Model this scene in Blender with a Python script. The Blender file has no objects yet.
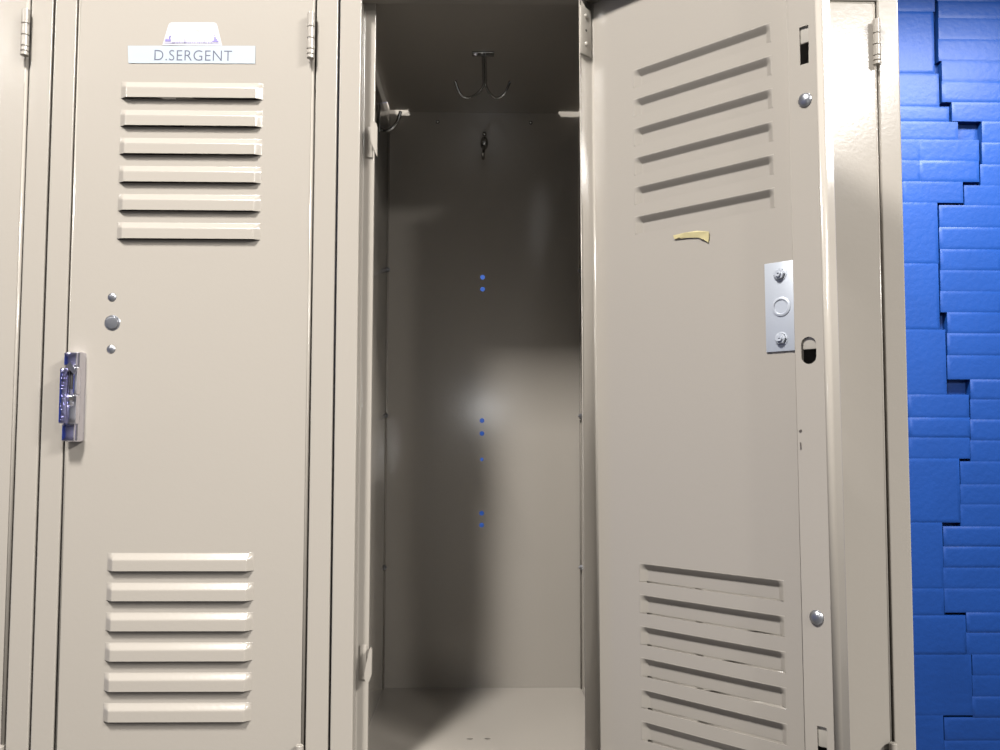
import bpy, bmesh, math, random
from mathutils import Vector, Matrix
random.seed(7)
S = bpy.context.scene
COL = S.collection

# ------------------------------------------------------------------ camera solve (pixels are of a 1000 x 750 frame)
F, TILT, YAW, ROLL, CX, CD, ZC = 883.8, 0.059623, 0.018498, 0.002914, 0.46251, 0.93187, 1.40
PITCH = 0.305

# ------------------------------------------------------------------ materials
def mat(name, color, rough=0.4, metal=0.0, coat=0.0, bump=0.0, bscale=200.0, spec=0.5, var=0.0, vscale=6.0):
    m = bpy.data.materials.new(name); m.use_nodes = True
    nt = m.node_tree; b = nt.nodes['Principled BSDF']
    b.inputs['Base Color'].default_value = (*color, 1)
    b.inputs['Roughness'].default_value = rough
    b.inputs['Metallic'].default_value = metal
    b.inputs['Coat Weight'].default_value = coat
    b.inputs['Coat Roughness'].default_value = 0.12
    b.inputs['Specular IOR Level'].default_value = spec
    tc = nt.nodes.new('ShaderNodeTexCoord')
    if bump:
        n = nt.nodes.new('ShaderNodeTexNoise'); n.inputs['Scale'].default_value = bscale; n.inputs['Detail'].default_value = 3
        bp = nt.nodes.new('ShaderNodeBump'); bp.inputs['Strength'].default_value = bump; bp.inputs['Distance'].default_value = 0.001
        nt.links.new(tc.outputs['Object'], n.inputs['Vector']); nt.links.new(n.outputs['Fac'], bp.inputs['Height'])
        nt.links.new(bp.outputs['Normal'], b.inputs['Normal'])
    if var:
        n2 = nt.nodes.new('ShaderNodeTexNoise'); n2.inputs['Scale'].default_value = vscale; n2.inputs['Detail'].default_value = 4
        nt.links.new(tc.outputs['Object'], n2.inputs['Vector'])
        mx = nt.nodes.new('ShaderNodeMix'); mx.data_type = 'RGBA'
        mx.inputs[6].default_value = (*[c*(1-var) for c in color], 1); mx.inputs[7].default_value = (*[min(1, c*(1+var)) for c in color], 1)
        nt.links.new(n2.outputs['Fac'], mx.inputs[0]); nt.links.new(mx.outputs[2], b.inputs['Base Color'])
    return m

PAINT = mat('beige_enamel', (0.209, 0.191, 0.167), 0.17, 0, 0.0, 0.07, 240, 0.4, 0.02, 5)
PAINTIN = PAINT
HARD = mat('beige_hardware', (0.25, 0.23, 0.20), 0.3, 0, 0.1, 0.05, 300)
ZINC = mat('zinc_plate', (0.34, 0.36, 0.395), 0.40, 0.35, 0, 0.08, 500)
ALUM = mat('rivet_alloy', (0.26, 0.265, 0.285), 0.32, 0.9)
VCHROME = mat('bluish_chrome', (0.46, 0.45, 0.72), 0.16, 1.0, 0, 0.1, 160)
CHROME = mat('chrome', (0.66, 0.65, 0.72), 0.15, 1.0, 0, 0.1, 160)
DARKM = mat('dark_plated_steel', (0.34, 0.34, 0.33), 0.2, 1.0)
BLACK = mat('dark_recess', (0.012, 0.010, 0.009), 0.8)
WHITE = mat('white_vinyl', (0.30, 0.295, 0.31), 0.25, 0, 0.3)
LABEL = mat('label_tape', (0.235, 0.262, 0.285), 0.25, 0, 0.3)
INK = mat('grey_blue_ink', (0.030, 0.033, 0.060), 0.6)
VIOLET = mat('violet_ink', (0.085, 0.065, 0.20), 0.5)
FAINT = mat('faint_orange_ink', (0.29, 0.25, 0.22), 0.5)
TAPE = mat('yellowed_tape', (0.30, 0.26, 0.14), 0.45, 0, 0, 0.3, 90, 0.4, 0.25, 60)
SMUDGE = mat('dark_scuff', (0.04, 0.032, 0.028), 0.7)
BLUEST = mat('blue_sticker', (0.05, 0.10, 0.55), 0.35)
BLUE = mat('blue_wall_paint', (0.003, 0.022, 0.106), 0.44, 0, 0, 1.0, 55, 0.16, 0.10, 9)
BLUEF = mat('blue_flat_paint', (0.03, 0.07, 0.30), 0.5, 0, 0, 0.2, 60)
GREYW = mat('grey_flat_paint', (0.10, 0.097, 0.092), 0.6, 0, 0, 0.2, 60)
CEIL = mat('ceiling_white', (0.30, 0.30, 0.295), 0.8, 0, 0, 0.2, 40)
FLOORM = mat('floor_grey', (0.08, 0.077, 0.073), 0.45, 0, 0, 0.1, 30, 0.5, 0.15, 3)

# ------------------------------------------------------------------ helpers
def link(name, me, parent=None, loc=(0, 0, 0)):
    o = bpy.data.objects.new(name, me); COL.objects.link(o); o.location = loc
    if parent is not None: o.parent = parent
    return o

def finish(name, bm, mats, parent=None, loc=(0, 0, 0), smooth=True, angle=35, thick=0.0, weld=True, recalc=True):
    if weld: bmesh.ops.remove_doubles(bm, verts=bm.verts, dist=1e-5)
    if recalc: bmesh.ops.recalc_face_normals(bm, faces=bm.faces)
    me = bpy.data.meshes.new(name); bm.to_mesh(me); bm.free()
    for m in (mats if isinstance(mats, (list, tuple)) else [mats]): me.materials.append(m)
    if smooth:
        for p in me.polygons: p.use_smooth = True
        me.set_sharp_from_angle(angle=math.radians(angle))
    o = link(name, me, parent, loc)
    if thick:
        md = o.modifiers.new('thickness', 'SOLIDIFY'); md.thickness = thick; md.offset = 0
    return o

def box(bm, x0, x1, y0, y1, z0, z1, bev=0.0, mi=0):
    r = bmesh.ops.create_cube(bm, size=1)
    for v in r['verts']:
        v.co = Vector(((x0+x1)/2+v.co.x*(x1-x0), (y0+y1)/2+v.co.y*(y1-y0), (z0+z1)/2+v.co.z*(z1-z0)))
    fs = {f for v in r['verts'] for f in v.link_faces}
    for f in fs: f.material_index = mi
    if bev:
        es = {e for f in fs for e in f.edges}
        bmesh.ops.bevel(bm, geom=list(es), offset=bev, segments=2, affect='EDGES', profile=0.5)

def tube(bm, pts, rad, n=10, cap=True, mi=0):
    pts = [Vector(p) for p in pts]; rings = []
    up = Vector((0.13, 0.37, 0.91))
    for i, p in enumerate(pts):
        t = (pts[min(i+1, len(pts)-1)]-pts[max(i-1, 0)]).normalized()
        a = t.cross(up)
        if a.length < 1e-4: a = t.cross(Vector((1, 0, 0)))
        a.normalize(); b = t.cross(a)
        r = rad[i] if isinstance(rad, (list, tuple)) else rad
        rings.append([bm.verts.new(p+a*math.cos(2*math.pi*k/n)*r+b*math.sin(2*math.pi*k/n)*r) for k in range(n)])
    for i in range(len(rings)-1):
        for k in range(n):
            f = bm.faces.new((rings[i][k], rings[i][(k+1) % n], rings[i+1][(k+1) % n], rings[i+1][k])); f.material_index = mi
    if cap:
        for r in (rings[0], rings[-1]):
            f = bm.faces.new(r); f.material_index = mi

def smooth_path(pts, n=8):
    out = []; P = [Vector(p) for p in pts]
    for i in range(len(P)-1):
        p0 = P[max(i-1, 0)]; p1 = P[i]; p2 = P[i+1]; p3 = P[min(i+2, len(P)-1)]
        for k in range(n):
            t = k/n
            out.append(0.5*((2*p1)+(p2-p0)*t+(2*p0-5*p1+4*p2-p3)*t*t+(-p0+3*p1-3*p2+p3)*t**3))
    out.append(P[-1]); return out

def lathe(bm, c, axis, prof, n=20, mi=0):
    # prof: (distance along axis, radius)
    axis = Vector(axis).normalized(); a = axis.cross(Vector((0.1, 0.2, 0.97))).normalized(); b = axis.cross(a); c = Vector(c)
    rings = []
    for h, r in prof:
        if r < 1e-7: rings.append([bm.verts.new(c+axis*h)])
        else: rings.append([bm.verts.new(c+axis*h+(a*math.cos(2*math.pi*k/n)+b*math.sin(2*math.pi*k/n))*r) for k in range(n)])
    for A, B in zip(rings, rings[1:]):
        for k in range(n):
            q = [A[k % len(A)], A[(k+1) % len(A)], B[(k+1) % len(B)], B[k % len(B)]]
            u = []
            for v in q:
                if v not in u: u.append(v)
            if len(u) > 2:
                f = bm.faces.new(u); f.material_index = mi

def dome(bm, c, axis, r, h, n=18, mi=0):
    lathe(bm, c, axis, [(-0.0005, r)]+[(h*math.sin(t), r*math.cos(t)) for t in [0, .3, .6, .9, 1.2]]+[(h, 0)], n, mi)

def hexnut(bm, c, axis, r, h, mi=0):
    lathe(bm, c, axis, [(0, r), (h*0.8, r), (h, r*0.86), (h, r*0.5), (h*1.6, r*0.48), (h*1.6, r*0.2), (h*0.9, 0.0)], 6, mi)

def hold(prof):
    # extra points close to the bends so that the flats stay flat under smooth shading
    out = [prof[0]]
    for a, b in zip(prof, prof[1:]):
        L = math.hypot(b[0]-a[0], b[1]-a[1])
        if L > .004:
            for t in (.0005/L, 1-.0005/L): out.append((a[0]+(b[0]-a[0])*t, a[1]+(b[1]-a[1])*t))
        if L > 1e-7: out.append(b)
    return out

def ribbon(bm, prof, z0, z1, mi=0, zcuts=1):
    # vertical sheet following the (x, y) polyline prof
    prof = hold(prof)
    zs = [z0+(z1-z0)*i/zcuts for i in range(zcuts+1)]
    cols = [[bm.verts.new((x, y, z)) for z in zs] for x, y in prof]
    for A, B in zip(cols, cols[1:]):
        for i in range(zcuts):
            f = bm.faces.new((A[i], B[i], B[i+1], A[i+1])); f.material_index = mi; f.smooth = True

def hribbon(bm, prof, x0, x1, mi=0):
    prof = hold(prof)
    # horizontal sheet following the (y, z) polyline prof
    A = [bm.verts.new((x0, y, z)) for y, z in prof]; B = [bm.verts.new((x1, y, z)) for y, z in prof]
    for i in range(len(prof)-1):
        f = bm.faces.new((A[i], A[i+1], B[i+1], B[i])); f.material_index = mi; f.smooth = True

def arc(cx, cy, r, a0, a1, n=4):
    return [(cx+r*math.cos(math.radians(a0+(a1-a0)*i/n)), cy+r*math.sin(math.radians(a0+(a1-a0)*i/n))) for i in range(n+1)]

def sheet(bm, u0, u1, w0, w1, holes, put, mi=0):
    """flat sheet over u0..u1, w0..w1 with holes; holes = (cu, cw, ru, rw, kind); kind rect | round | slot"""
    us = {u0, u1}; ws = {w0, w1}; pads = []
    for cu, cw, ru, rw, kind in holes:
        p = 0.0 if kind == 'rect' else min(ru, rw)*0.5
        pads.append((cu-ru-p, cu+ru+p, cw-rw-p, cw+rw+p))
        us |= {cu-ru-p, cu+ru+p}; ws |= {cw-rw-p, cw+rw+p}
    us = sorted(us); ws = sorted(ws)
    def key(a, b): return put(a, b)
    for i in range(len(us)-1):
        for j in range(len(ws)-1):
            if us[i+1]-us[i] < 1e-6 or ws[j+1]-ws[j] < 1e-6: continue
            mu = (us[i]+us[i+1])/2; mw = (ws[j]+ws[j+1])/2
            if any(p[0] < mu < p[1] and p[2] < mw < p[3] for p in pads): continue
            f = bm.faces.new([bm.verts.new(key(a, b)) for a, b in ((us[i], ws[j]), (us[i+1], ws[j]), (us[i+1], ws[j+1]), (us[i], ws[j+1]))])
            f.material_index = mi; f.smooth = False
    for (cu, cw, ru, rw, kind), p in zip(holes, pads):
        if kind == 'rect': continue
        hu = (p[1]-p[0])/2; hw = (p[3]-p[2])/2
        angs = sorted(set([round(2*math.pi*k/28, 6) for k in range(28)]+[round(math.atan2(s*hw, t*hu) % (2*math.pi), 6) for s in (1, -1) for t in (1, -1)]))
        O = []; I = []
        for a in angs:
            c, s = math.cos(a), math.sin(a)
            k = min(hu/abs(c) if abs(c) > 1e-9 else 9, hw/abs(s) if abs(s) > 1e-9 else 9)
            O.append((cu+c*k, cw+s*k))
            if kind == 'round': I.append((cu+c*ru, cw+s*rw))
            else:           # upright slot with round ends
                r = min(ru, rw); d = max(rw-r, 0)
                # ray to capsule
                t = 0.0; lo, hi = 0, rw+ru
                for _ in range(40):
                    t = (lo+hi)/2; x, y = c*t, s*t; yy = max(abs(y)-d, 0)
                    if math.hypot(x, yy) < r: lo = t
                    else: hi = t
                I.append((cu+c*t, cw+s*t))
        n = len(angs)
        vo = [bm.verts.new(key(*q)) for q in O]; vi = [bm.verts.new(key(*q)) for q in I]
        for k in range(n):
            f = bm.faces.new((vo[k], vo[(k+1) % n], vi[(k+1) % n], vi[k])); f.material_index = mi; f.smooth = False

def louver(bm, u0, u1, zb, zt, put, p=0.0045):
    """pressed hood: rises from the sheet at the top and both ends, open along the bottom"""
    us = [0, .0005, .0011, .0030, .0050, .0063, .0069, .0074, .0084, .012]; L = u1-u0
    uu = us+[L-a for a in reversed(us)]
    zz = [0, .0005, .0011, .0030, .0050, .0063, .0069, .0074, .0084, .012, zt-zb-.0002, zt-zb]
    def ramp(d, r):
        t = max(0, min(1, d/r)); a = .14
        # straight slope, eased at foot and crest
        if t < a: q = t*t/(2*a)
        elif t > 1-a: q = 1-a-(1-t)**2/(2*a)
        else: q = t-a/2
        return q/(1-a)
    def hh(a, b):
        du = min(a, L-a); dt = b
        # rounded upper corners
        R = 0.0065
        if du < R and dt < R: d = R-math.hypot(R-du, R-dt)
        else: d = min(du, dt)
        lean = 1.0+0.10*(b/(zt-zb))
        return p*ramp(max(d, 0), 0.0074)*lean
    V = [[bm.verts.new(put(u0+a, zt-b, -hh(a, b))) for b in zz] for a in uu]
    for i in range(len(uu)-1):
        for j in range(len(zz)-1):
            bm.faces.new((V[i][j], V[i+1][j], V[i+1][j+1], V[i][j+1])).smooth = True

def tagp(o, label=None):
    if label: o['label'] = label
    return o

# ------------------------------------------------------------------ locker measures (z counted from the camera height)
DT, DB = 0.4675, -0.395          # upper door top / bottom
TIER = 0.914
DW = 0.2525                      # door width
HXL = 0.2786                     # hinge pin across the locker
HY = -0.006
PO = 0.006                       # pin stands proud of the door face
DEPTH = 0.381
UP_Z = [0.3692-0.03035*i for i in range(6)]
LO_Z = [-0.1290-0.03045*i for i in range(6)]
LH = 0.0180
LU0, LU1 = 0.0535, 0.2043

def make_stile(bm, left):
    st = 0.0370 if left else 0.0385
    prof = [(0.0011, 0.030), (0.0011, 0.0022)]+arc(0.0025, 0.0014, 0.0014, 180, 270, 3)+arc(0.0228, 0.0014, 0.0014, 270, 360, 3)+[(0.0242, 0.0190)]+arc(0.0257, 0.0205, 0.0015, 180, 90, 3)+[(st-0.0012, 0.0220)]+arc(st-0.0012, 0.0232, 0.0012, 270, 360, 3)+[(st, 0.0275)]
    if not left: prof = [(PITCH-x, y) for x, y in prof]
    ribbon(bm, prof, ZC+DB-TIER-0.01, ZC+DT+0.035)

def make_body(root, detailed):
    bm = bmesh.new()
    make_stile(bm, True); make_stile(bm, False)
    z = ZC
    # rails: top, middle, bottom
    t = z+DT
    hribbon(bm, [(0.030, t+.0345), (0.001, t+.0345), (0.0, t+.0335), (0.0, t+.0025), (0.001, t+.0012), (0.0205, t+.0012), (0.022, t+.0020), (0.022, t+.0055), (0.0235, t+.0066), (0.028, t+.0066)], 0.0245, PITCH-0.0245)
    m = z+DB
    hribbon(bm, [(0.028, m+.0080), (0.0232, m+.0082), (0.022, m+.0070), (0.022, m+.0005), (0.001, m-.0012), (0, m-.0024), (0, m-.0500), (0.001, m-.0512), (0.022, m-.0520), (0.022, m-.0580)], 0.0245, PITCH-0.0245)
    b = z+DB-TIER
    hribbon(bm, [(0.028, b+.0080), (0.022, b+.0070), (0.022, b+.0005), (0.001, b-.0012), (0, b-.0024), (0, b-.0100)], 0.0245, PITCH-0.0245)
    # feet
    for fx in (0.002, PITCH-0.032):
        box(bm, fx, fx+.030, 0.004, 0.030, 0.0, b-.008, 0.001)
        box(bm, fx, fx+.030, DEPTH-0.030, DEPTH, 0.0, b-.008, 0.001)
    finish("frame", bm, PAINT, root, recalc=False)
    zb, zt = z+DB-TIER-0.008, z+DT+0.034
    for x, nm in ((0.0132, 'side_panel'), (0.3018, 'side_panel')):
        bm = bmesh.new()
        s = 1 if x < .1 else -1
        edge = 0.0008 if s > 0 else PITCH-0.0008
        ribbon(bm, [(edge, 0.031), (x-s*.0012, 0.031), (x, 0.0322), (x, DEPTH-.0015)], zb, zt)
        # back flange seam
        ribbon(bm, [(x+s*.0006, DEPTH-.009), (x+s*.0014, DEPTH-.009), (x+s*.0014, DEPTH-.002)], z-0.377, z+0.470)
        finish(nm, bm, PAINTIN, root, thick=0.0009, recalc=False)
    # back panel
    bm = bmesh.new()
    H = []
    if detailed:
        x = 0.4603-PITCH
        H = [(x, z+a, .0035, .0035, 'round') for a in (.2264, .2084, .0120, -.0071, -.1243, -.1417)]+[(x, z-.0453, .0026, .0026, 'round')]
    sheet(bm, 0.0128, 0.3022, zb, z+.4925, H, lambda u, w: (u, DEPTH, w))
    finish('back_panel', bm, PAINTIN, root, thick=0.0009, smooth=False, recalc=False)
    # shelf panels: top of upper tier, floor of upper tier, floor of lower tier
    bm = bmesh.new()
    hribbon(bm, [(0.0275, t+.006), (0.0275, z+.478)], 0.0134, 0.3016)
    if detailed:
        # notched rear corners, open to the space above
        xs = [0.0134, 0.0152, 0.0425, 0.2690, 0.2990, 0.3016]; ys = [0.0275, 0.340, 0.3725, DEPTH-.0006]
        for i in range(5):
            for j in range(3):
                if j == 2 and i != 2: continue
                if j == 1 and i in (0, 4): continue
                f = bm.faces.new([bm.verts.new((a, b, z+.478)) for a, b in ((xs[i], ys[j]), (xs[i+1], ys[j]), (xs[i+1], ys[j+1]), (xs[i], ys[j+1]))])
    else:
        hribbon(bm, [(0.0275, z+.478), (DEPTH-.001, z+.478)], 0.0134, 0.3016)
    finish('top_panel', bm, PAINTIN, root, thick=0.0009, recalc=False, smooth=False)
    bm = bmesh.new()
    hs = [(0.4478-PITCH, .169, .0040, .0022, 'round'), (0.4690-PITCH, .169, .0040, .0022, 'round')] if detailed else []
    sheet(bm, 0.0138, 0.3012, 0.027, DEPTH-.001, hs, lambda u, w: (u, w, z-.377))
    hribbon(bm, [(0.027, z-.377), (0.0262, z-.378), (0.0262, z-.396)], 0.0138, 0.3012)
    finish('bottom_panel', bm, PAINTIN, root, thick=0.0009, smooth=False, recalc=False)
    bm = bmesh.new()
    hribbon(bm, [(0.026, z-.396-TIER), (0.027, z-.377-TIER), (DEPTH-.001, z-.377-TIER)], 0.0138, 0.3012)
    finish('bottom_panel', bm, PAINTIN, root, thick=0.0009, recalc=False)

def door_mesh(name, DW, LU0, LU1, seam):
    bm = bmesh.new()
    z = ZC
    put = lambda u, w, v=0.0: (-u, v+PO, w)
    r = 0.0024
    H = []
    for zt in UP_Z+LO_Z:
        H.append(((LU0+LU1)/2, z+zt-LH/2-.0002, (LU1-LU0)/2, LH/2+.0002, 'rect'))
    sheet(bm, r, DW-r, z+DB+r, z+DT-r, H, put)
    for zt in UP_Z+LO_Z: louver(bm, LU0, LU1, z+zt-LH, z+zt, put)
    # free edge: rounded fold, flange, latch channel
    P = lambda prof: [(-u, v+PO) for u, v in prof]
    fe = [(DW-r, 0)]+arc(DW-r, r, r, 270, 360, 5)[1:]+arc(DW-r-.0022, .0200-r-.0022, r+.0022, 0, 90, 6)
    ribbon(bm, P(fe), z+DB+r, z+DT-r)
    xs = DW-r-.0022
    hs = [(0.2445, z+a, .0040, .0165, 'rect') for a in (0.3290, -0.2560)]
    hs += [(0.2415, z+0.0675, .0066, .0115, 'slot')]
    sheet(bm, seam, xs, z+DB+r, z+DT-r, hs, lambda u, w: (-u, .0200+PO, w))
    ribbon(bm, P([(seam, .0200), (seam-.0006, .0194), (seam-.0006, .0012)]), z+DB+r, z+DT-r)
    # hinge edge
    he = [(r, 0)]+[(a, b) for a, b in arc(r, r, r, 270, 180, 5)][1:]+[(0, .0215), (.0008, .0222)]
    ribbon(bm, P(he), z+DB+r, z+DT-r)
    # top and bottom folds
    yz = lambda prof: [(v+PO, w) for v, w in prof]
    T = z+DT; B = z+DB
    hribbon(bm, yz([(0, T-r), (.0007, T-.0007), (r, T), (.0175, T), (.0200, T-.0025), (.0200, T-.0080), (.0185, T-.0100), (.0010, T-.0104)]), -r*0.4, -DW+r*0.4)
    hribbon(bm, yz([(0, B+r), (.0007, B+.0007), (r, B), (.0175, B), (.0200, B+.0025), (.0200, B+.0080), (.0185, B+.0100), (.0010, B+.0104)]), -r*0.4, -DW+r*0.4)
    bmesh.ops.remove_doubles(bm, verts=bm.verts, dist=2e-5)
    bmesh.ops.recalc_face_normals(bm, faces=bm.faces)
    me = bpy.data.meshes.new(name); bm.to_mesh(me); bm.free()
    me.materials.append(PAINT)
    keep = [p.use_smooth for p in me.polygons]
    me.set_sharp_from_angle(angle=math.radians(50))
    me.polygons.foreach_set('use_smooth', keep); me.update()
    return me

DOOR_ME = door_mesh('door', DW, LU0, LU1, 0.2278)
DOOR_OPEN_ME = door_mesh('door_open', 0.2590, 0.0525, 0.2045, 0.2300)

def add_door(root, dz=0.0, angle=0.0, me=None):
    d = link('door', me or DOOR_ME, root, (HXL, HY, dz)); d.rotation_euler = (0, 0.008 if angle else 0, math.radians(angle))
    if angle:
        th = math.radians(angle); k = ZC*0.008
        d.location.x -= k*math.cos(th); d.location.y -= k*math.sin(th)+.004
    md = d.modifiers.new('thickness', 'SOLIDIFY'); md.thickness = 0.0009; md.offset = 0
    return d

def hinge_mesh():
    bm = bmesh.new(); HARDP = PAINT
    L = 0.0505
    n = 5; gap = 0.0005
    segs = [(0, .016), (.016, .0285), (.0285, .0405), (.0405, .0460), (.0460, .0505)]
    for a, b in segs:
        lathe(bm, (0, 0, -a-gap/2), (0, 0, -1), [(0, 0), (0, .0036), (.0005, .0041), (b-a-gap-.0005, .0041), (b-a-gap, .0036), (b-a-gap, 0)], 18)
    lathe(bm, (0, 0, .0002), (0, 0, -1), [(0, 0), (0, .0030), (L, .0030), (L, 0)], 14)
    # leaf into the gap
    box(bm, -.0007, .0007, .001, .020, -L+.002, -.002, 0)
    bmesh.ops.recalc_face_normals(bm, faces=bm.faces)
    me = bpy.data.meshes.new('hinge'); bm.to_mesh(me); bm.free(); me.materials.append(HARDP)
    for p in me.polygons: p.use_smooth = True
    me.set_sharp_from_angle(angle=math.radians(40))
    return me

HINGE_ME = hinge_mesh()
def add_hinges(root, dx):
    for zt in (0.4474, -0.3217, 0.4474-TIER, -0.3217-TIER):
        link('hinge', HINGE_ME, root, (HXL+dx, HY-.0005, ZC+zt-(.0028 if zt > .4 or -.5 < zt+.0 < -.45 else 0)))

def three_bolts(door):
    z = ZC
    for u, zz, r, h in ((0.2075, .1375, .0042, .0022), (0.2065, .1103, .0066, .0014), (0.2070, .0826, .0042, .0022)):
        bm = bmesh.new()
        if r > .005:
            lathe(bm, (-u, PO, z+zz), (0, -1, 0), [(-.0005, .0085), (.0003, .0085), (.0009, .0078), (.0009, .0068), (.0022, .0062), (.0025, .0045), (.0022, 0)], 24)
        else:
            dome(bm, (-u, PO, z+zz), (0, -1, 0), r+.0006, h)
        finish('bolt_head', bm, ALUM, door)

# ------------------------------------------------------------------ the four lockers
def locker(k, label):
    e = bpy.data.objects.new('locker', None); COL.objects.link(e)
    e.empty_display_size = 0.1
    e.location = (PITCH*k, 0, 0)
    e['label'] = label; e['category'] = 'locker'
    return e

L1 = locker(-1, 'closed beige metal locker at the far left, mostly cut off, only its hinge edge showing')
L2 = locker(0, 'closed beige metal locker with white name sticker and chrome latch on its louvered door')
L3 = locker(1, 'open empty beige metal locker with coat hooks inside and its louvered door swung wide')
L4 = locker(2, 'closed beige metal end locker beside blue brick wall, half hidden behind the open door')

OPEN = 134.7
doors = {}
for k, L in enumerate((L1, L2, L3, L4)):
    make_body(L, L is L3)
    add_hinges(L, -.0022 if k else .0002)
    if L is L3:
        doors[k] = add_door(L, -0.0025, OPEN, DOOR_OPEN_ME)
        doors[k]['label'] = 'open louvered locker door showing its inside'
    else:
        doors[k] = add_door(L)
    add_door(L, -TIER)
for k in (0, 1, 3): three_bolts(doors[k])

# ---- chrome latch handle
def latch_handle(door):
    z = ZC
    bm = bmesh.new()
    y0 = PO
    # upright channel, half round at its ends
    x0, x1 = -0.2478, -0.2325
    zt, zb = z+0.0775, z-0.0130
    prof = [(x0, 0), (x0, -.0080), (x0+.0015, -.0118), (x0+.0050, -.0140), (x1-.0050, -.0140), (x1-.0015, -.0118), (x1, -.0080), (x1, 0)]
    A = [bm.verts.new((x, y0+y, zt)) for x, y in prof]; B = [bm.verts.new((x, y0+y, zb)) for x, y in prof]
    A2 = [bm.verts.new((x0+(x-x0)*.9+.0009, y0+y*.9, zt+.0010)) for x, y in prof]; B2 = [bm.verts.new((x0+(x-x0)*.9+.0009, y0+y*.9, zb-.0010)) for x, y in prof]
    for P_, Q_ in ((A2, A), (A, B), (B, B2)):
        for i in range(len(prof)-1): bm.faces.new((P_[i], P_[i+1], Q_[i+1], Q_[i]))
    bm.faces.new(A2); bm.faces.new(B2)
    # thicker ends and raised middle block with split lid
    box(bm, x0-.0008, x1-.0028, y0-.0158, y0-.010, z+.0640, zt+.0006, .0012, 1)
    box(bm, x0-.0008, x1-.0028, y0-.0158, y0-.010, zb-.0006, z+.0040, .0012, 1)
    box(bm, x0+.0038, x1-.0006, y0-.0185, y0-.008, z+.0040, z+.0340, .0018)
    box(bm, x0+.0100, x1-.0006, y0-.0185, y0-.008, z+.0340, z+.0630, .0018)
    box(bm, x0+.0020, x0+.0064, y0-.0170, y0-.008, z+.0340, z+.0625, .0015)
    # pointed cap above the slit
    c = [(x0+.0030, z+.0630), (x0+.0075, z+.0680), (x0+.0140, z+.0590), (x0+.0115, z+.0550), (x0+.0075, z+.0595), (x0+.0050, z+.0570)]
    fr = [bm.verts.new((a, y0-.0200, b)) for a, b in c]; bk = [bm.verts.new((a, y0-.0150, b)) for a, b in c]
    bm.faces.new(fr)
    for i in range(len(c)): bm.faces.new((fr[i], fr[(i+1) % len(c)], bk[(i+1) % len(c)], bk[i]))
    h = finish('latch_handle', bm, [CHROME, VCHROME], door, angle=30)
    h['label'] = 'upright chrome latch handle'
    # dark padlock hole and slit
    bm = bmesh.new()
    lathe(bm, (x0+.0090, y0-.0186, z+.0290), (0, -1, 0), [(-.001, .0026), (.0002, .0026), (.0002, 0)], 16)
    box(bm, x0+.0070, x0+.0094, y0-.0168, y0-.0150, z+.0400, z+.0600, .0003)
    finish('lock_slot', bm, BLACK, door)
    bm = bmesh.new()
    lathe(bm, (x0+.0090, y0-.0188, z+.0250), (0, -1, -.4), [(-.001, .0032), (.0012, .0030), (.0018, .0018), (.0018, 0)], 16)
    finish('lock_stud', bm, CHROME, door)
    # finger trigger standing out on the left with raised marks
    bm = bmesh.new()
    tx0, tx1 = -0.2500, -0.2420
    box(bm, tx0, tx1, y0-.0215, y0-.0060, z+.0045, z+.0615, .0018)
    for i in range(5):
        zc = z+.0110+.0106*i
        box(bm, tx0+.0022, tx1-.0020, y0-.0228, y0-.0210, zc-.0040, zc-.0022, .0005)
        lathe(bm, ((tx0+tx1)/2+.0004*(-1)**i, y0-.0212, zc+.0015), (0, -1, 0), [(0, .0030), (.0012, .0028), (.0014, .0016), (.0006, .0012), (.0006, 0)], 5+i % 3)
    t = finish('latch_trigger', bm, VCHROME, door, angle=30)
    t['label'] = 'chrome finger trigger with raised marks'
latch_handle(doors[1])

# ---- name label and dome sticker
def text_faces(bm, body, size, x, z, y, mi, spread=1.0):
    cu = bpy.data.curves.new('lettering', 'FONT'); cu.body = body; cu.size = size; cu.align_x = 'LEFT'; cu.align_y = 'BOTTOM_BASELINE'
    cu.offset = -0.0085*size; cu.space_character = 1.06; cu.resolution_u = 4
    o = bpy.data.objects.new('lettering', cu); COL.objects.link(o)
    dg = bpy.context.evaluated_depsgraph_get(); me = bpy.data.meshes.new_from_object(o.evaluated_get(dg))
    bpy.data.objects.remove(o); bpy.data.curves.remove(cu)
    xs = [v.co.x for v in me.vertices]; a, b = min(xs), max(xs)
    vs = [bm.verts.new((x[0]+(v.co.x-a)/(b-a)*(x[1]-x[0]), y, z+v.co.y)) for v in me.vertices]
    for p in me.polygons:
        try:
            f = bm.faces.new([vs[i] for i in p.vertices]); f.material_index = mi
        except ValueError: pass
    bpy.data.meshes.remove(me)

def flat(bm, pts, y, mi=0, th=0.0):
    f = bm.faces.new([bm.verts.new((a, y, b)) for a, b in pts]); f.material_index = mi
    if th:
        g = bmesh.ops.extrude_face_region(bm, geom=[f])
        for v in [q for q in g['geom'] if isinstance(q, bmesh.types.BMVert)]: v.co.y -= th
    return f

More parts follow.
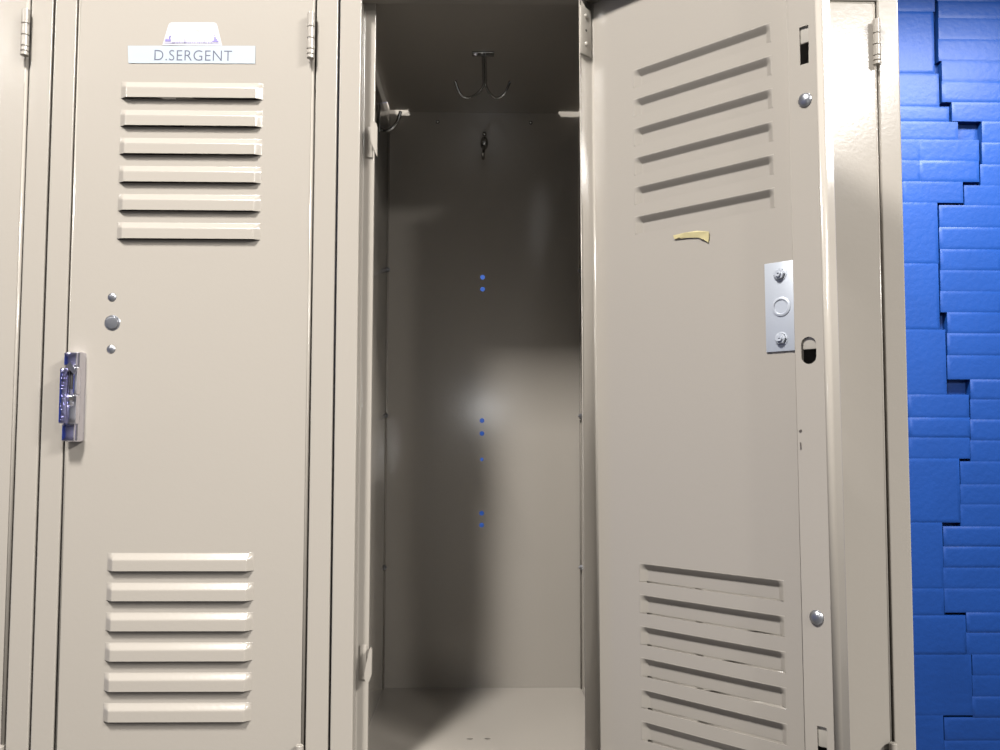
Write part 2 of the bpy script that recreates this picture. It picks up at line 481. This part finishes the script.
def stickers(door):
    X = lambda x: x-HXL       # locker x to door x
    z = ZC
    bm = bmesh.new()
    y = PO-0.0006
    flat(bm, [(X(.0802), z+.4086), (X(.2160), z+.4100), (X(.2162), z+.3906), (X(.0814), z+.3896)], y, 0, 0.0004)
    text_faces(bm, 'D.SERGENT', 0.0168, (X(.1088), X(.1914)), z+.3930, y-.0006, 1)
    o = finish('name_label', bm, [LABEL, INK], door, smooth=False, weld=False, recalc=False)
    o['label'] = 'pale name strip with thin grey capital letters'
    # white trapezoid sticker
    bm = bmesh.new()
    P = [(.1168, .4096), (.1226, .4312), (.1236, .4334), (.1256, .4347), (.1716, .4353), (.1738, .4342), (.1748, .4320), (.1806, .4099)]
    flat(bm, [(X(a), z+b) for a, b in P], y, 0, 0.0004)
    yy = y-.0007
    def quad(x0, x1, z0, z1, mi): flat(bm, [(X(x0), z+z0), (X(x1), z+z0), (X(x1), z+z1), (X(x0), z+z1)], yy, mi)
    # left and right little silhouettes
    quad(.1198, .1258, .4136, .4162, 1); quad(.1212, .1222, .4162, .4172, 1); quad(.1235, .1252, .4162, .4188, 1)
    flat(bm, [(X(.1232), z+.4188), (X(.1256), z+.4186), (X(.1262), z+.4204), (X(.1246), z+.4196)], yy, 1)
    quad(.1190, .1300, .4117, .4124, 2)
    quad(.1700, .1766, .4136, .4152, 1); quad(.1718, .1750, .4152, .4170, 1); quad(.1714, .1738, .4176, .4188, 1)
    quad(.1716, .1726, .4200, .4210, 1); quad(.1690, .1770, .4119, .4125, 2)
    # small script line between them
    x = .1272
    while x < .1690:
        w = random.uniform(.0008, .0019); h = random.uniform(.0010, .0022)
        quad(x, x+w, .4116+random.uniform(-.0002, .0006), .4120+h, 2); x += w+random.uniform(.0004, .0016)
    for x, h in ((.1400, .0050), (.1408, .0040), (.1612, .0044)): quad(x, x+.0009, .4120, .4120+h, 2)
    quad(.1270, .1690, .4124, .4127, 2)
    flat(bm, [(X(.1478), z+.4270), (X(.1502), z+.4262), (X(.1500), z+.4250), (X(.1470), z+.4256)], yy, 3)
    flat(bm, [(X(.1518), z+.4276), (X(.1560), z+.4262), (X(.1552), z+.4254), (X(.1516), z+.4268)], yy, 3)
    VI2 = mat('pale_violet_ink', (0.17, 0.16, 0.25), 0.5)
    o = finish('picture_sticker', bm, [WHITE, VIOLET, VI2, FAINT], door, smooth=False, weld=False, recalc=False)
    o['label'] = 'white trapezoid sticker with small violet drawing'
stickers(doors[1])

# ---- inside of the open door
def open_door_parts(door):
    z = ZC+0.0015
    yin = PO+.0006
    # nut plate
    bm = bmesh.new()
    box(bm, -.2235, -.1935, yin, yin+.0014, z+.0685, z+.1480, .0006)
    lathe(bm, (-.2088, yin+.0012, z+.1080), (0, 1, 0), [(0, .0088), (.0008, .0086), (.0012, .0076), (.0012, .0066), (.0004, .0060), (.0004, 0)], 24)
    o = finish('lock_plate', bm, ZINC, door, angle=30); o['label'] = 'bright zinc plate held by two nuts'
    for zz in (.1368, .0795):
        bm = bmesh.new()
        lathe(bm, (-.2083, yin+.0012, z+zz), (0, 1, 0), [(0, .0062), (.0006, .0062), (.0008, .0052)], 20)
        hexnut(bm, (-.2083, yin+.0014, z+zz), (0, 1, 0), .0050, .0030)
        finish('nut', bm, ZINC, door, angle=25)
    # rivets on the channel
    ch = .0204+PO
    for u, zz in ((.2440, .2795), (.2425, -.1540)):
        bm = bmesh.new(); dome(bm, (-u, ch, z+zz), (0, 1, 0), .0062, .0034, 24)
        finish('rivet', bm, ALUM, door)
    # locking bar inside the channel with two cut ends, and what lies in shadow below
    bm = bmesh.new()
    for zt, zb in ((.3860, .3300), (-.2170, -.2580), (.0950, .0670)):
        box(bm, -.2485, -.2355, PO+.0165, PO+.0185, z+zb, z+zt, .0010)
    box(bm, -.2470, -.2445, PO+.0090, PO+.0130, z-.30, z+.40, .0005)
    finish('locking_bar', bm, HARD, door)
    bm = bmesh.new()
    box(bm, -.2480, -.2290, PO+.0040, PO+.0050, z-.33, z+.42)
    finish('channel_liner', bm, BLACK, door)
    # catch wear: bright nick beside the upper slot
    # hinge leaves on the fold next to the pin
    for zt in (.4474, -.3217):
        bm = bmesh.new()
        box(bm, -.0020, -.0006, PO+.0035, PO+.0215, z+zt-.0520, z+zt-.0005, .0004)
        for d in (.0095, .0400):
            dome(bm, (-.0020, PO+.0125, z+zt-d), (-1, 0, 0), .0026, .0016, 14)
        lathe(bm, (-.0021, PO+.0125, z+zt-.0250), (-1, 0, 0), [(-.0004, .0014), (.0001, .0014), (.0001, 0)], 10, 1)
        o = finish('hinge_leaf', bm, [HARD, BLACK], door, angle=30)
    # torn tape
    bm = bmesh.new()
    pts = [(-.0985, z+.1892), (-.1130, z+.1896), (-.1180, z+.1884), (-.1245, z+.1892), (-.1385, z+.1866), (-.1380, z+.1826), (-.1372, z+.1762), (-.1330, z+.1800), (-.1270, z+.1826), (-.1160, z+.1842), (-.1050, z+.1862), (-.1000, z+.1852)]
    for k in range(1, len(pts)-1):
        pass
    vs = [bm.verts.new((a, yin+.0008+.0010*(i % 3 == 1), b)) for i, (a, b) in enumerate(pts)]
    bm.faces.new(vs)
    bmesh.ops.triangulate(bm, faces=bm.faces)
    o = finish('tape_scrap', bm, TAPE, door, thick=.0006, smooth=False); o['label'] = 'torn scrap of yellowed tape'
    # scuffs
    def scuff(pts, y):
        bm = bmesh.new()
        bm.faces.new([bm.verts.new((-u, y, z+w)) for u, w in pts])
        finish('scuff_mark', bm, SMUDGE, door, smooth=False, recalc=False)
    scuff([(.2312, -.0010), (.2335, .0002), (.2342, -.0012), (.2326, -.0026), (.2314, -.0020)], PO+.0208)
    scuff([(.2318, -.0105), (.2332, -.0110), (.2332, -.0165), (.2322, -.0172)], PO+.0208)
    scuff([(.0975, .4352), (.1000, .4350), (.1006, .4318), (.0996, .4290), (.0984, .4300), (.0990, .4330)], PO+.0008)
open_door_parts(doors[2])

# sliver of a blue sticker on the end locker's door
bm = bmesh.new()
X = lambda x: x-2*PITCH-HXL
flat(bm, [(X(.800), ZC+.062), (X(.8410), ZC+.062), (X(.8410), ZC+.010), (X(.800), ZC+.010)], PO-.0006, 0, .0003)
o = finish('door_sticker', bm, BLUEST, doors[3], smooth=False); o['label'] = 'blue sticker almost hidden by the open door'

# ---- fittings inside the open locker (x local to the locker)
def interior(root):
    z = ZC
    lx = lambda x: x-PITCH
    # double ceiling hook
    bm = bmesh.new()
    y = .167; top = z+.4775
    box(bm, lx(.4462), lx(.4740), y-.0060, y+.0060, top-.0022, top, .0006)
    for s, tx, tz, bx in ((-1, .4249, .4376, .4385), (1, .4945, .4380, .4790)):
        p = smooth_path([(lx(.4612)+s*.0016, y, top-.002), (lx(.4622)+s*.0016, y, z+.450), (lx(.4622)+s*.0022, y, z+.434),
                         (lx((.4622+bx)/2)+s*.001, y-.001, z+.4222), (lx(bx)+s*.0, y-.003, z+.4183), (lx((bx*.45+tx*.55)), y-.006, z+.4230), (lx(tx), y-.009, z+tz)], 8)
        n = len(p); tube(bm, p, [.0016]*(n-3)+[.0017, .0019, .0014], 10)
    o = finish('ceiling_hook', bm, DARKM, root); o['label'] = 'double pronged dark wire hook under the top panel'
    bm = bmesh.new(); dome(bm, (lx(.4506), y-.002, top-.0020), (0, -.5, -1), .0036, .0034, 16)
    finish('hook_screw', bm, CHROME, root)
    # single hook on the back panel
    bm = bmesh.new()
    yb = DEPTH-.0008
    lathe(bm, (lx(.4620), yb, z+.4300), (0, -1, 0), [(0, .0060), (.003, .0058), (.006, .0045), (.008, .0030), (.0085, 0)], 18)
    for v in bm.verts: v.co.z = z+.4300+(v.co.z-z-.4300)*1.7
    dome(bm, (lx(.4622), yb-.002, z+.4440), (0, -1, 0), .0030, .003, 14)
    tube(bm, smooth_path([(lx(.4612), yb-.006, z+.424), (lx(.4608), yb-.016, z+.412), (lx(.4606), yb-.024, z+.400), (lx(.4604), yb-.034, z+.3985), (lx(.4604), yb-.040, z+.404)], 6), .0022, 10)
    o = finish('back_hook', bm, DARKM, root); o['label'] = 'single dark hook on the back panel'
    # side hook
    bm = bmesh.new()
    xs = .0138; yh = .250
    box(bm, xs, xs+.0020, yh-.006, yh+.006, z+.400, z+.440, .0006)
    tube(bm, smooth_path([(xs+.001, yh, z+.4080), (xs+.008, yh-.001, z+.4035), (xs+.017, yh-.002, z+.4060), (xs+.025, yh-.004, z+.4150), (xs+.030, yh-.006, z+.4290)], 7), .0023, 10)
    o = finish('side_hook', bm, DARKM, root); o['label'] = 'dark wire hook on the left side panel'
    # screws
    for x, zz, r in ((.3915, .4625, .0028), (.5322, .4625, .0028)):
        bm = bmesh.new(); dome(bm, (lx(x), yb, z+zz), (0, -1, 0), r, .0040, 12); finish('panel_screw', bm, DARKM, root)
    for zz in (.2345, .0190, -.2010):
        for xx, s in ((.0152, 1), (.2998, -1)):
            bm = bmesh.new()
            hexnut(bm, (xx-s*.0014, DEPTH-.016, z+zz), (s, 0, 0), .0040, .0028)
            finish('panel_bolt', bm, ALUM, root, angle=25)
    # latch hooks on the left stop
    for zt, zb, up in ((.3300, .2960, True), (-.2280, -.2640, False)):
        bm = bmesh.new()
        y0 = .0214
        box(bm, .0278, .0350, y0-.0012, y0, z+zb, z+zt, .0004)
        if up:
            P = [(.0345, zt), (.0372, zt+.0022), (.0400, zt+.0006), (.0412, zt-.004), (.0412, zb-.002), (.0398, zb+.001), (.0352, zb+.013), (.0340, zb+.020)]
        else:
            P = [(.0405, zt), (.0416, zt-.002), (.0416, zb+.008), (.0392, zb+.001), (.0365, zb-.001), (.0345, zb+.003), (.0342, zb+.009), (.0362, zb+.020), (.0385, zt-.004)]
        # tongue standing forward, slightly turned to the opening
        n = len(P)
        fr = [bm.verts.new((a, y0-.0110-(a-.034)*.12, z+b)) for a, b in P]; bk = [bm.verts.new((a+.0004, y0-.0090-(a-.034)*.12, z+b)) for a, b in P]
        bm.faces.new(fr); bm.faces.new(bk)
        for i in range(n): bm.faces.new((fr[i], fr[(i+1) % n], bk[(i+1) % n], bk[i]))
        # web back to the plate
        box(bm, .0385, .0400, y0-.0095, y0+.0008, z+zb+.010, z+zt-.003, .0003)
        o = finish('latch_hook', bm, PAINT, root, angle=30)
interior(L3)

# ------------------------------------------------------------------ room shell
WY = 1.95
def wall_pt(px, py):
    x = px-500; y = py-375
    c, s = math.cos(ROLL), math.sin(ROLL); r = c*x+s*y; u = -(-s*x+c*y); d = F
    c, s = math.cos(TILT), math.sin(TILT); d1 = c*d-s*u; u1 = s*d+c*u
    c, s = math.cos(YAW), math.sin(YAW); X_ = c*r+s*d1; Y_ = -s*r+c*d1
    t = (CD+WY)/Y_
    return CX+X_*t, ZC+u1*t

def struct(name, bm, m, **kw):
    o = finish(name, bm, m, **kw); o['kind'] = 'structure'; return o

def slab(bm, x0, x1, z0, z1, dep=0.0022, bev=0.0100, j=0.0):
    r = lambda: random.uniform(-j, j)
    c = [(x0, z0), (x1, z0), (x1, z1), (x0, z1)]
    bx = min(bev, (x1-x0)*.3); bz = min(bev, (z1-z0)*.3)
    d = dep+random.uniform(-.0012, .0012)
    def ring(k, y):
        return [bm.verts.new((a+(bx*k if i in (0, 3) else -bx*k), y, b+(bz*k if i < 2 else -bz*k))) for i, (a, b) in enumerate(c)]
    R = [ring(0, WY+.030), ring(0, WY), ring(.35, WY-d*.55), ring(.8, WY-d*.93), ring(1.25, WY-d)]
    for A, B in zip(R, R[1:]):
        for i in range(4): bm.faces.new((A[i], A[(i+1) % 4], B[(i+1) % 4], B[i]))
    bm.faces.new(R[-1])

bm = bmesh.new()
# the left of the wall: big blocks and toothed bricks; right: brick courses (joints read along the wall's face)
leftrows = [(-54, 11, 934), (11, 73, 934), (73, 106, 939), (106, 121, 949), (121, 139, 958), (139, 160, 979), (160, 181, 979), (181, 202, 963), (202, 263, 938), (263, 329, 939), (329, 394, 946),
            (394, 417, 969), (417, 437, 970), (437, 458, 970), (458, 522, 960), (522, 588, 943), (588, 615, 944), (615, 654, 966), (654, 715, 972), (715, 780, 944), (780, 845, 962), (845, 880, 944)]
rightlines = [-42, -21, 1, 18, 39, 61, 81, 102, 121, 142, 164, 185, 205, 227, 249, 270, 291, 312, 333, 355, 379, 399, 419, 440, 461, 484, 504, 526, 546, 567, 588, 612, 632, 654, 675, 696, 717, 740, 762, 783, 804, 825, 846, 867, 880]
def xr(y):
    for a, b, x in leftrows:
        if a <= y < b: return x
    return 940
ZT = 2.95
def zof(py): return wall_pt(985, py)[1]
zl = lambda py: wall_pt(915, py)[1]
for a, b, x in leftrows:
    z1, z0 = min(zl(a), ZT), max(zl(b), 0)
    if z1-z0 < .01: continue
    xe = wall_pt(x, (a+b)/2)[0]
    xs = xe-(0.20 if (b-a) < 30 else random.uniform(.22, .36))
    slab(bm, xs, xe, z0, z1)
    w = 0.203 if (b-a) < 30 else 0.40
    while xs > -3.5:
        slab(bm, max(xs-w, -3.5), xs, z0, z1); xs -= w
for a, b in zip(rightlines, rightlines[1:]):
    z1, z0 = min(zof(a), ZT), max(zof(b), 0)
    if z1-z0 < .01: continue
    m = (a+b)/2
    gap = 3.0 if m < 160 else (1.4 if m < 420 else 0.4)
    if 0 < m < 60: gap = 4.5
    # the two tooth lines do not share heights, so start from the furthest left block edge across the course
    xs = wall_pt(max(xr(a+3), xr(m), xr(b-3))+gap, m)[0]
    w = random.choice([.30, .203, .45, .60, .35])
    while xs < 3.6:
        slab(bm, xs, min(xs+w, 3.6), z0, z1); xs += w; w = random.choice([.203, .406, .406])
# mortar bed behind
for q in ([(-3.5, 0), (3.6, 0), (3.6, ZT), (-3.5, ZT)],):
    bm.faces.new([bm.verts.new((a, WY+.028, b)) for a, b in q])
struct('wall_back', bm, BLUE, angle=60, weld=False)

def plane(name, pts, m):
    bm = bmesh.new(); bm.faces.new([bm.verts.new(p) for p in pts])
    g = bmesh.ops.solidify(bm, geom=list(bm.faces), thickness=0.04)
    return struct(name, bm, m, smooth=False)
XL, XR_, YF = -3.5, 3.6, -5.2
def shell(name, x0, x1, y0, y1, z0, z1, m):
    bm = bmesh.new(); box(bm, x0, x1, y0, y1, z0, z1); return struct(name, bm, m, smooth=False)
shell('floor', XL, XR_, YF, WY+.03, -.05, 0, FLOORM)
shell('ceiling', XL, XR_, YF, WY+.03, ZT, ZT+.05, CEIL)
shell('wall_left', XL-.05, XL, YF, WY+.03, 0, ZT, BLUEF)
shell('wall_right', XR_, XR_+.05, YF, WY+.03, 0, ZT, GREYW)
shell('wall_front', XL, XR_, YF-.05, YF, 0, ZT, CEIL)

# ------------------------------------------------------------------ lights: ceiling fittings and the camera's small lamp
def area(name, loc, sx, sy, power, color=(1, 1, 1), target=None, spread=180):
    l = bpy.data.lights.new(name, 'AREA'); l.shape = 'RECTANGLE'; l.size = sx; l.size_y = sy; l.energy = power; l.color = color; l.spread = math.radians(spread)
    o = bpy.data.objects.new(name, l); COL.objects.link(o); o.location = loc
    if target is None: o.rotation_euler = (0, 0, 0)
    else: o.rotation_euler = (Vector(target)-Vector(loc)).to_track_quat('-Z', 'Y').to_euler()
    return o
W = (1.0, 0.975, 0.94)
area('ceiling_lamp_left', (-0.06, -1.00, ZT-.03), .16, .32, 59, W)
area('ceiling_lamp_far_left', (-1.60, -2.20, ZT-.03), .20, 0.8, 16, W)
area('ceiling_lamp_right', (2.30, -1.65, ZT-.03), .20, 0.8, 118, W)
area('ceiling_lamp_far', (1.98, -2.85, ZT-.03), .20, .40, 40, W)
area('ceiling_lamp_behind', (1.6, 1.18, ZT-.03), 2.0, .3, 128, W)
p = bpy.data.lights.new('camera_lamp', 'AREA'); p.shape = 'DISK'; p.size = 0.03; p.energy = 0.19
po = bpy.data.objects.new('camera_lamp', p); COL.objects.link(po)

# ------------------------------------------------------------------ world and camera
w = bpy.data.worlds.new('world'); S.world = w; w.use_nodes = True
w.node_tree.nodes['Background'].inputs[0].default_value = (0.5, 0.5, 0.5, 1); w.node_tree.nodes['Background'].inputs[1].default_value = 0.0

cam = bpy.data.cameras.new('camera'); co = bpy.data.objects.new('camera', cam); COL.objects.link(co)
cam.sensor_fit = 'HORIZONTAL'; cam.sensor_width = 36; cam.lens = 36*F/1000; cam.clip_start = 0.01
fw = Vector((math.sin(YAW)*math.cos(TILT), math.cos(YAW)*math.cos(TILT), math.sin(TILT)))
right = Vector((math.cos(YAW), -math.sin(YAW), 0)); up = right.cross(fw)
# image roll: content turned clockwise by ROLL
c, s = math.cos(ROLL), math.sin(ROLL)
r2 = right*c+up*s; u2 = up*c-right*s
M = Matrix((r2, u2, -fw)).transposed().to_4x4(); M.translation = Vector((CX, -CD, ZC+.0015))
co.matrix_world = M
S.camera = co
po.location = Vector((CX+.005, -CD-.01, ZC+.056)); po.rotation_euler = fw.to_track_quat('-Z', 'Y').to_euler()

S.view_settings.view_transform = 'Standard'; S.view_settings.look = 'None'
S.view_settings.exposure = 1.21; S.view_settings.gamma = 1; S.view_settings.use_curve_mapping = False
